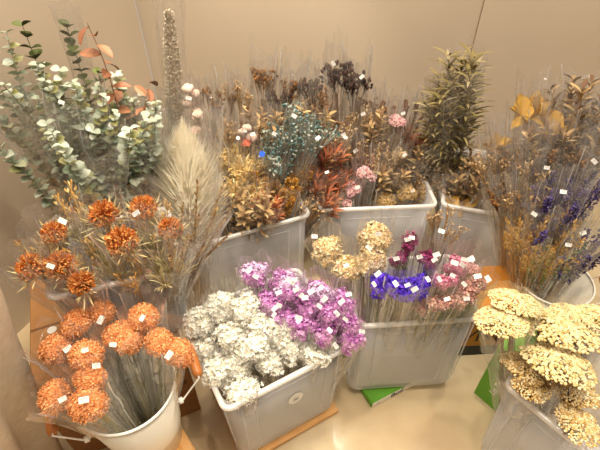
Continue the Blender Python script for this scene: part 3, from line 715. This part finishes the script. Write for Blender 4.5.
# -- yarrow, bin 6
G = 'yarrow bunches in the front right bin'
for px, py, z, sc, kd, n, r, lab in ((508, 311, .60, 1.05, 'yarrow', 2, .05, 'yarrow bunch leaning out furthest left behind the green carton'),
        (546, 318, .52, .8, 'yarrow', 1, .035, 'small yarrow bunch between the left one and the bucket'),
        (559, 345, .55, 1.45, 'yarrow', 2, .055, 'largest pale yarrow bunch in the middle of the yarrow bin'),
        (588, 318, .55, 1.05, 'yarrow', 2, .045, 'pale yarrow bunch at the right edge below the bucket'),
        (527, 373, .48, 1.1, 'yarrowtan', 3, .055, 'tan yarrow bunch sagging over the left rim by the green carton'),
        (577, 406, .46, 1.15, 'yarrowtan', 2, .05, 'knobbly cream yarrow bunch nearest the camera at lower right')):
    h = Zp(px, py, z); q = inside('b6', h, .5)
    lay = {1: [(0, 0, 0)], 2: [(-.032*sc, .002, 0), (.036*sc, -.002, -.003)], 3: [(-.03, 0, 0), (.0, .012, .004), (.028, -.004, -.012)]}[n]
    bunch('yarrow_bunch', 'flower bunch', lab, G, h, q, kd, n, r, 0, .03, 'stem_tan', 16, 0, sc, .9, .25, True, (), lay, .012, .014, 0.0, None, (.08, .30, .95) if px != 577 and px != 527 else (.1, .2, 1))

# -- left bucket: cockscomb
G = 'cockscomb bunches in the cream bucket'
for px, py, z, lay, lab in (
    (58, 350, .60, [(0, 0, 0)], 'single round orange cockscomb bunch furthest left in the cream bucket'),
    (90, 318, .63, [(-.026, 0, 0), (.026, .004, .006)], 'two-headed orange cockscomb bunch at the back left of the bucket'),
    (145, 316, .64, [(0, .006, 0), (.006, -.01, -.02)], 'orange cockscomb bunch at the top, behind the middle pair'),
    (124, 338, .62, [(-.016, 0, 0), (.018, -.006, -.01)], 'two-headed orange cockscomb bunch in the middle of the bucket'),
    (87, 356, .62, [(0, 0, 0)], 'orange cockscomb bunch in the second row, left of the middle pair'),
    (90, 379, .60, [(0, 0, 0)], 'orange cockscomb bunch between its row-mate and the front head'),
    (56, 398, .58, [(0, 0, 0)], 'duller orange cockscomb bunch low against the linen cloth'),
    (89, 405, .585, [(0, 0, 0)], 'orange cockscomb bunch nearest the front, above the bucket rim'),
    (169, 348, .62, [(.006, .022, .004), (-.004, -.022, -.006)], 'two-headed orange cockscomb bunch furthest right by the centre bin')):
    h = Zp(px, py, z); bunch('cockscomb_bunch', 'flower bunch', lab, G, h, inside('k1', h, .35), 'comb', 1, .036, .012, .045, 'stem_green', 7, 1, .95, .85, .3, True, (), lay, .02, .01)

# -- bin 7: pincushion proteas with pale bracts
G = 'pincushion bunches in the left bin'
for px, py, z, n, lab in (
    (55, 235, .86, 1, 'orange pincushion bunch at upper left, deep rust centre'), (33, 269, .82, 1, 'orange pincushion bunch furthest left, low over the box'),
    (62, 268, .82, 1, 'amber pincushion bunch between two rust ones at the front'), (82, 284, .80, 1, 'dark rust pincushion bunch hanging lowest over the front rim'),
    (104, 217, .87, 1, 'orange pincushion bunch high under the eucalyptus leaves'), (123, 244, .85, 1, 'orange pincushion bunch in the middle, wreathed in pale spikes'),
    (144, 211, .88, 1, 'faded orange pincushion bunch below the dark wrapped eucalyptus'), (170, 231, .85, 1, 'faint orange pincushion bunch in front of the white plume')):
    h = Zp(px, py, z - .075); bunch('pincushion_bunch', 'flower bunch', lab, G, h, inside('b7', h, .9), 'pincenter', n, .038, .01, .05, 'stem_tan', 8, 1 if px in (55, 62, 144) else 0, 1.4, .85, .3)
for px, py, z, lab in ((76, 214, .84, 'pale dry grass bunch at the back of the left bin under eucalyptus'), (152, 224, .84, 'pale dry grass bunch between the faded and faint pincushions'), (44, 250, .80, 'pale dry grass bunch between the two upper left pincushions'), (108, 232, .83, 'pale dry grass bunch behind the middle pincushion'), (168, 262, .79, 'pale dry grass bunch over the right corner of the left bin'), (100, 258, .80, 'pale spiky bract bunch in front of the middle pincushion'), (148, 246, .82, 'pale gold grass bunch right of the middle pincushion'), (128, 270, .78, 'pale gold grass bunch over the rim of the left bin')):
    h = Zp(px, py, z - .07); bunch('grass_bunch', 'grass bunch', lab, 'pale grass bunches in the left bin', h, inside('b7', h, .9), ['palecurl', 'oat', 'palecurl'], 6, .045, .07, .04, 'stem_tan', 12, 0, .95)
h = Zp(216, 212, .84); bunch('twig_bunch', 'twig bunch', 'thin leaning brown twigs crossing in front of the white plume', None, h, inside('b7', h, .4), 'twig', 5, .03, .16, .03, 'stem_brown', 10, 0, 1.0)
h = Zp(185, 240, .80); bunch('twig_bunch', 'twig bunch', 'short brown twigs in a sleeve at the right of the pincushion bin', None, h, inside('b7', h, .4), 'twig', 6, .035, .14, .05, 'stem_tan', 12, 0, .8)
# plume
h = Yp(184, 122, 1.17); b = V((-.33, 1.0, .0)); h2 = Yp(182, 120, 1.20)
root = thing('pampas_bunch', 'big fluffy cream plume right of the eucalyptus', 'grass bunch', (-.40, 1.075, 0), None)
root.rotation_mode = 'QUATERNION'; dd = (h2 - V((-.40, 1.075, 0))); root.rotation_quaternion = dd.to_track_quat('Z', 'Y')
link('feathery_plume', PM['plume'][0], root, (0, 0, dd.length - .44)); mb = MB()
for i in range(8): mb.tube([(.008*cos(i), .008*sin(i), 0), (.02*cos(i), .02*sin(i), dd.length - .35)], .002, 4)
link('stems', mb.mesh('stems', M['stem_tan']), root); add_sleeve(root, wrap_sleeve(900, dd.length, .03, .12, .06, .7, .03))

# -- eucalyptus etc, bin 8
def back(binkey, kind, name, cat, lab, px, py, Y, n, r, bk, sc=1., tagn=0, group=None, stem='stem_tan', over=.09, k=.5, **kw):
    h = Yp(px, py, Y)
    if n > 2 and binkey != 'b8': n += 2; r *= 1.12; sc *= 1.08
    return bunch(name, cat, lab, group, h, inside(binkey, h, k), kind, n, r, bk, over, stem, 20, tagn, sc, **kw)
G = 'eucalyptus bunches at the back left'
for px, py, Y, kd, n, lab in (
    (6, 70, 1.22, 'euc', 4, 'silver eucalyptus bunch at the far left edge'), (44, 100, 1.12, 'euc', 4, 'silver eucalyptus bunch second from left, low in front'),
    (72, 88, 1.15, 'euc', 4, 'silver eucalyptus bunch whose white leaf tips catch the light'), (22, 110, 1.05, 'euc', 3, 'green-tinged eucalyptus bunch low at the left edge'),
    (102, 118, 1.15, 'euc', 4, 'silver eucalyptus bunch in front of the copper leaves'), (130, 128, 1.2, 'euc', 3, 'narrow eucalyptus bunch in dark wrap left of the plume'),
    (146, 100, 1.3, 'euc', 4, 'eucalyptus bunch behind the short copper leaves, near the grass column'), (118, 100, 1.25, 'euc', 4, 'eucalyptus bunch in the middle behind the silver ones'), (152, 122, 1.22, 'euc', 3, 'eucalyptus bunch nearest the plume'), (92, 135, 1.05, 'euc', 3, 'eucalyptus bunch just above the orange pincushions')):
    back('b8', kd, 'eucalyptus_bunch', 'eucalyptus bunch', lab, px, py, Y, n, .06, .46, 1.0, 1 if px in (72, 102) else 0, G, 'stem_green', .0, .45, asp=.8, tilt=.12)
for px, py, Y, kd, lab in ((28, 46, 1.4, 'eucolive', 'single dark green eucalyptus stem at the left, shorter of two'), (67, 15, 1.42, 'eucolive', 'tallest dark green eucalyptus stem against the wall'),
                       (100, 72, 1.36, 'eucolive', 'dark green eucalyptus stem beside the copper one'), (106, 20, 1.22, 'euccopper', 'copper brown eucalyptus stem with drooping leaves'), (138, 82, 1.18, 'euccopper', 'short copper eucalyptus stem left of the tall grass column')):
    back('b8', kd, 'eucalyptus_branch', 'eucalyptus', lab, px, py, Y, 1, .035, .48, 1.0 if px != 138 else .8, 0, None, 'stem_green', .03, .5, tilt=0, sleeve=(px == 67))
h = Yp(168, 2, 1.42); bunch('grass_column', 'dried grass', 'tall narrow beige grass column rising against the wall', None, h, V((-.50, 1.36, .012)), 'column', 1, .04, .43, .08, 'stem_tan', 6, 0, 1.0, r1=.05)
for px, py, Y, n, lab in ((192, 100, 1.36, 5, 'pinkish cotton boll bunch right of the tall grass column'), (198, 125, 1.30, 3, 'lower cotton boll bunch above the plume')):
    h = Yp(px, py, Y); bunch('cotton_bunch', 'cotton bunch', lab, 'cotton bunches beside the plume', h, inside('b2', h, .5), 'cotton', n, .03, .01, .07, 'stem_brown', 6, 1 if px == 192 else 0, .85, layout=[(.01*cos(i*2.4), .012*sin(i*2.4), .04 - .028*i) for i in range(n)])

# -- bin 2 and the back row
G = 'brown bud bunches along the wall'
for px, py, Y, kd, n, lab in (
    (205, 100, 1.62, 'brownbud', 4, 'brown bud bunch just right of the cotton, leftmost by the wall'), (222, 103, 1.66, 'brownbud', 3, 'short brown bud bunch second along the wall'),
    (240, 98, 1.66, 'tanbud', 4, 'tan bud bunch behind the white cotton flowers'), (264, 77, 1.68, 'brownbud', 6, 'tallest clump of brown buds left of centre'),
    (279, 95, 1.62, 'darkbud', 3, 'small dark bud bunch right of the tallest brown clump'), (292, 84, 1.66, 'brownbud', 5, 'brown bud bunch between the tall clump and dark berries'),
    (309, 88, 1.62, 'darkbud', 4, 'dark bud bunch above the teal sprays'), (336, 70, 1.66, 'darkbud', 6, 'tall near-black berry bunch at centre back'),
    (356, 80, 1.66, 'darkbud', 5, 'dark berry bunch right of the near-black one'), (322, 98, 1.58, 'brownbud', 4, 'brown bud bunch below the near-black berries')):
    back('b2' if px < 300 else 'b3', kd, 'bud_bunch', 'bud bunch', lab, px, py, Y, n, .034, .08, 1.0, 1 if px in (336, 356) else 0, G, 'stem_brown', .10, .6, jag=.04)
B = lambda *a, **k: back('b2', *a, **k)
G = 'teal bud bunches'
for px, py, Y, lab in ((300, 122, 1.45, 'teal bud bunch, upper right of the teal ones'), (282, 140, 1.42, 'teal bud bunch, middle of the teal ones'), (310, 138, 1.40, 'teal bud bunch nearest the red leaves'), (276, 162, 1.36, 'teal bud bunch, lowest, beside the gold curls')):
    B('tealbud', 'teal_bud_bunch', 'bud bunch', lab, px, py, Y, 5, .04, .11, 1.0, 1, G, 'stem_green', .06)
B('cotton', 'cotton_bunch', 'cotton bunch', 'white cotton boll bunch above the gold curls', 247, 132, 1.42, 1, .03, .01, .85, 2, None, 'stem_brown', .06, layout=[(0, 0, .012), (.014, .01, -.01), (-.012, -.01, -.022)])
B('coral', 'coral_flower_bunch', 'flower bunch', 'small coral flower under the white cotton', 246, 142, 1.38, 1, .016, .01, 1.0, 0, None, 'stem_tan', .05)
G = 'curled gold bunches'
for px, py, Y, lab in ((245, 160, 1.34, 'gold curled bunch under the cotton, brightest of the curls'), (236, 182, 1.28, 'gold curled bunch low beside the plume'), (225, 150, 1.42, 'faint tan curled bunch left of the brightest curls'), (257, 190, 1.26, 'gold curled bunch behind the rim of the askew bin')):
    ro, Mi = B('curl', 'curled_grass_bunch', 'grass bunch', lab, px, py, Y, 4, .04, .085, 1.1, 0, G, 'stem_tan', .07)
    if px == 245:
        for qx, qy, rr, col in ((262, 154, .0095, 'blue'), (266, 195, .005, 'blue'), (238, 138, .006, 'tag')):
            c = Yp(qx, qy, Y - .06); z = (CAM - c).normalized(); x = z.cross(V((0, 0, 1))).normalized(); y = z.cross(x); W = Matrix((x, y, z)).transposed().to_4x4(); W.translation = c
            d = loft([[V((rr*cos(t*pi/10), rr*sin(t*pi/10), zz)) for t in range(20)] for zz in (0, .0006)]); o = link('round_sticker', d.mesh('round_sticker', M[col]), ro); o.matrix_basis = Mi @ W
            tag(o, 'round blue sticker' if col == 'blue' else 'round white sticker')
G = 'rust leaf bunches'
for px, py, Y, lab in ((332, 150, 1.45, 'rust red leaf bunch with upright leaves below the tags'), (322, 178, 1.38, 'rust red leaf bunch in the middle of the rust ones'), (344, 178, 1.42, 'dark rust leaf bunch left of the pink heads'), (330, 195, 1.33, 'rust red leaf bunch low on the bin corner'), (270, 205, 1.22, 'bright orange leaf bunch low behind the askew bin rim')):
    B('rust', 'rust_leaf_bunch', 'leaf bunch', lab, px, py, Y, 6, .04, .08, 1.0 if px != 270 else .8, 1 if px in (322, 270) else 0, G, 'stem_brown', .05)
G = 'amber spike bunches'
for px, py, Y, lab in ((300, 172, 1.38, 'amber spike bunch leaning right beside the rust leaves'), (288, 190, 1.30, 'amber spike bunch above the askew bin rim'), (262, 182, 1.30, 'small amber spike bunch between gold curls and orange leaves')):
    B('amber', 'amber_spike_bunch', 'spike bunch', lab, px, py, Y, 5, .035, .1, .9, 0, G, 'stem_tan', .06)
B('tanbud', 'tan_bud_bunch', 'bud bunch', 'tan beaded bunch under the tags right of the teal sprays', 340, 138, 1.5, 5, .035, .11, 1.0, 2, None, 'stem_tan', .06)
B('brownleaf', 'brown_leaf_bunch', 'leaf bunch', 'brown leafy bunch between tall clump and teal sprays', 266, 118, 1.5, 5, .04, .14, 1.0, 0, None, 'stem_brown', .07)
B('tanbud', 'tan_bud_bunch', 'bud bunch', 'tan beaded bunch behind the gold curls, left of cotton', 222, 128, 1.5, 5, .04, .12, 1.0, 0, None, 'stem_tan', .07)

# -- bin 3
B = lambda *a, **k: back('b3', *a, **k)
G = 'dusty pink flower bunches'
for px, py, Y, n, lab in ((366, 172, 1.40, 4, 'dusty pink domed bunch above the bin rim, beside the rust leaves'), (352, 188, 1.38, 3, 'lowest dusty pink bunch touching the rust leaves'), (398, 118, 1.55, 4, 'highest dusty pink bunch below the brown pods')):
    B('sedum', 'pink_flower_bunch', 'flower bunch', lab, px, py, Y, n, .032, .01, 1.05, 1, G, 'stem_brown', .06)
B('sedum', 'pink_flower_bunch', 'flower bunch', 'single dusty pink head peeping over the bin rim', 347, 203, 1.34, 1, .02, .01, 1.1, 0, G, 'stem_brown', .03)
G = 'tan fluffy bunches over the bin rim'
for px, py, Y, lab in ((386, 196, 1.40, 'tan fluffy bunch, left one over the bin rim'), (408, 190, 1.42, 'tan fluffy bunch, middle one with a tag'), (424, 187, 1.46, 'tan fluffy bunch, right one beside the bin corner')):
    B('fluff', 'fluffy_seed_bunch', 'seed head bunch', lab, px, py, Y, 3, .032, .02, .85, 1 if px == 408 else 0, G, 'stem_tan', .05)
G = 'brown pod bunches by the wall'
for px, py, Y, lab in ((380, 103, 1.66, 'brown pod bunch, left one with a slanting pod'), (393, 107, 1.66, 'dark pod bunch, second from left'), (409, 102, 1.66, 'brown pod bunch, third, pods slanting right'), (421, 104, 1.66, 'dark pod bunch beside the olive leaves')):
    B('pod', 'pod_bunch', 'pod bunch', lab, px, py, Y, 2, .02, .05, 1.1, 0, G, 'stem_brown', .05, tilt=.7)
for px, py, Y, kd, lab in ((378, 130, 1.58, 'brownleaf', 'amber brown leaf bunch below the left pod'), (362, 118, 1.6, 'tanbud', 'tan bud bunch below the dark berries'), (418, 130, 1.56, 'rust', 'small rust leaf bunch left of the olive leaves'),
                           (352, 150, 1.5, 'tanbud', 'tan bud bunch above the pink domes'), (400, 150, 1.5, 'cream', 'whitish flower bunch above the tan fluff'), (383, 160, 1.45, 'tanbud', 'pinkish tan spray bunch between pink domes and white flowers'), (425, 160, 1.5, 'brownleaf', 'brown leaf bunch under the olive leaves, left side')):
    B(kd, 'dried_spray_bunch', 'spray bunch', lab, px, py, Y, 4, .034, .10 if kd != 'cream' else .02, .9 if kd != 'cream' else .7, 1 if px in (352, 400, 362) else 0, None, 'stem_tan', .09, jag=.03)

G = 'tan filler sprays in the back row'
for bk_, px, py, Y, kd, lab in (('b3', 372, 150, 1.52, 'tanbud', 'tan beaded spray behind the top pink dome, left'), ('b3', 392, 172, 1.46, 'brownleaf', 'brown leafy spray rising between the pink domes and tan fluff'),
        ('b3', 410, 168, 1.5, 'tanbud', 'tan beaded spray right behind the middle tan fluff'), ('b3', 340, 115, 1.6, 'brownbud', 'brown bud spray right under the near-black berries'),
        ('b3', 432, 180, 1.52, 'tanbud', 'tan beaded spray at the corner where two back bins meet'), ('b3', 368, 95, 1.68, 'brownbud', 'brown bud spray by the wall, left of the pods'),
        ('b2', 312, 118, 1.55, 'brownleaf', 'brown leafy spray above the teal buds'), ('b2', 250, 205, 1.22, 'brownleaf', 'brown leafy spray low over the askew bin rim'),
        ('b2', 228, 172, 1.36, 'tanbud', 'tan beaded spray beside the plume, above the askew bin'), ('b2', 304, 200, 1.30, 'tanbud', 'tan beaded spray near the right corner of the askew bin'),
        ('b4', 492, 178, 1.38, 'tanbud', 'tan beaded spray right of the gold leaves'), ('b4', 460, 175, 1.42, 'brownleaf', 'brown leafy spray left of the gold leaves'), ('b4', 458, 200, 1.36, 'maple', 'gold leaf spray low over the right back bin rim')):
    back(bk_, kd, 'dried_spray_bunch', 'spray bunch', lab, px, py, Y, 5, .042, .12 if kd != 'maple' else .05, 1.05 if kd != 'maple' else .7, 0, G, 'stem_tan', .07, .6, jag=.03)

# -- bin 4: olive leaves and gold leaves
B = lambda *a, **k: back('b4', *a, **k)
B('olive', 'olive_leaf_bunch', 'leaf bunch', 'large olive leaf bunch in shiny cellophane against the wall corner', 458, 70, 1.55, 7, .085, .28, 1.0, 0, None, 'stem_green', .03, tilt=.12, r1=.105, jag=.05)
B('olive', 'olive_leaf_bunch', 'leaf bunch', 'lower olive leaf bunch in front of the large one', 440, 105, 1.5, 4, .05, .28, .9, 0, None, 'stem_green', .04, tilt=.12, jag=.04)
B('brownleaf', 'brown_leaf_bunch', 'leaf bunch', 'tan leaf bunch below the olive leaves, right side', 478, 160, 1.45, 5, .045, .13, 1.0, 0, None, 'stem_tan', .06)
B('maple', 'gold_leaf_bunch', 'leaf bunch', 'gold leaf bunch standing in the bin under the olive leaves', 474, 190, 1.40, 5, .04, .05, .85, 0, None, 'stem_tan', .05)
B('tanbud', 'tan_bud_bunch', 'bud bunch', 'grey tan bud bunch at the bin corner below the olive leaves', 446, 178, 1.44, 5, .04, .12, 1.0, 0, None, 'stem_tan', .06)

# -- right bucket
B = lambda *a, **k: back('k2', *a, **k)
def rb(kd, name, cat, lab, px, py, Y, n, r, bk, sc=1, tagn=0, g=None, over=.07, stem='stem_tan', **kw): B(kd, name, cat, lab, px, py, Y, n, r, bk, sc, tagn, g, stem, over, .35, **kw)
G = 'gold leaf bunches in the right bucket'
for px, py, Y, n, lab in ((545, 110, 1.33, 2, 'single gold lobed leaf pair between the two higher ones'), (534, 103, 1.35, 3, 'gold lobed leaves highest, left of the two big ones'), (561, 124, 1.28, 3, 'gold lobed leaves right of the highest'), (501, 136, 1.32, 2, 'gold leaf bunch furthest left above the brown sprays')):
    rb('maple', 'gold_leaf_bunch', 'leaf bunch', lab, px, py, Y, n, .04, .05, 1.2, 0, G, .08, jag=.04)
G = 'brown spray bunches in the right bucket'
for px, py, Y, kd, lab in ((512, 148, 1.27, 'brownbud', 'brown spray bunch leaning left under the gold leaves'), (496, 160, 1.26, 'tanbud', 'tan spray bunch leaning furthest left'), (524, 165, 1.2, 'tanbud', 'tan spray bunch left of the lavender'),
                           (535, 145, 1.24, 'brownbud', 'brown spray bunch between gold leaves and lavender'), (508, 185, 1.18, 'brownbud', 'lower brown spray bunch at the left of the bucket'), (582, 104, 1.32, 'brownleaf', 'purplish brown leaf bunch high at the right'),
                           (594, 122, 1.28, 'brownleaf', 'brown leaf bunch at the right edge'), (575, 145, 1.2, 'brownbud', 'brown spray bunch above the right lavender'), (548, 140, 1.26, 'brownleaf', 'brown leafy bunch under the right gold leaves'), (525, 195, 1.12, 'tanbud', 'tan spray bunch beside the fullest lavender'), (590, 140, 1.22, 'brownleaf', 'brown leafy bunch low at the right edge')):
    rb(kd, 'brown_spray_bunch', 'spray bunch', lab, px, py, Y, 5, .045, .11, 1.1, 0, G, .09, 'stem_tan', jag=.04)
G = 'lavender bunches in the right bucket'
for px, py, Y, n, lab in ((552, 176, 1.12, 5, 'purple lavender bunch, leftmost and fullest'), (541, 214, 1.05, 3, 'purple lavender bunch low on the left'), (572, 192, 1.08, 4, 'purple lavender bunch in the middle, tag above'),
                       (594, 170, 1.12, 4, 'purple lavender bunch at the right edge, upper'), (596, 232, 1.0, 3, 'purple lavender bunch at the right edge, lower'), (580, 245, .98, 3, 'purple lavender bunch low over the bucket rim')):
    rb('lav', 'lavender_bunch', 'flower bunch', lab, px, py, Y, n, .036, .12, 1.3, 1, G, .07, 'stem_tan')
G = 'golden oat bunches in the right bucket'
for px, py, Y, lab in ((535, 240, 1.0, 'golden oat bunch left over the bucket rim'), (553, 250, .99, 'golden oat bunch in the middle over the bucket rim'), (520, 225, 1.05, 'golden oat bunch leaning left out of the bucket'), (568, 225, 1.02, 'golden oat bunch behind the low lavender')):
    rb('oat', 'oat_bunch', 'grass bunch', lab, px, py, Y, 5, .032, .11, 1.0, 0, G, .04)
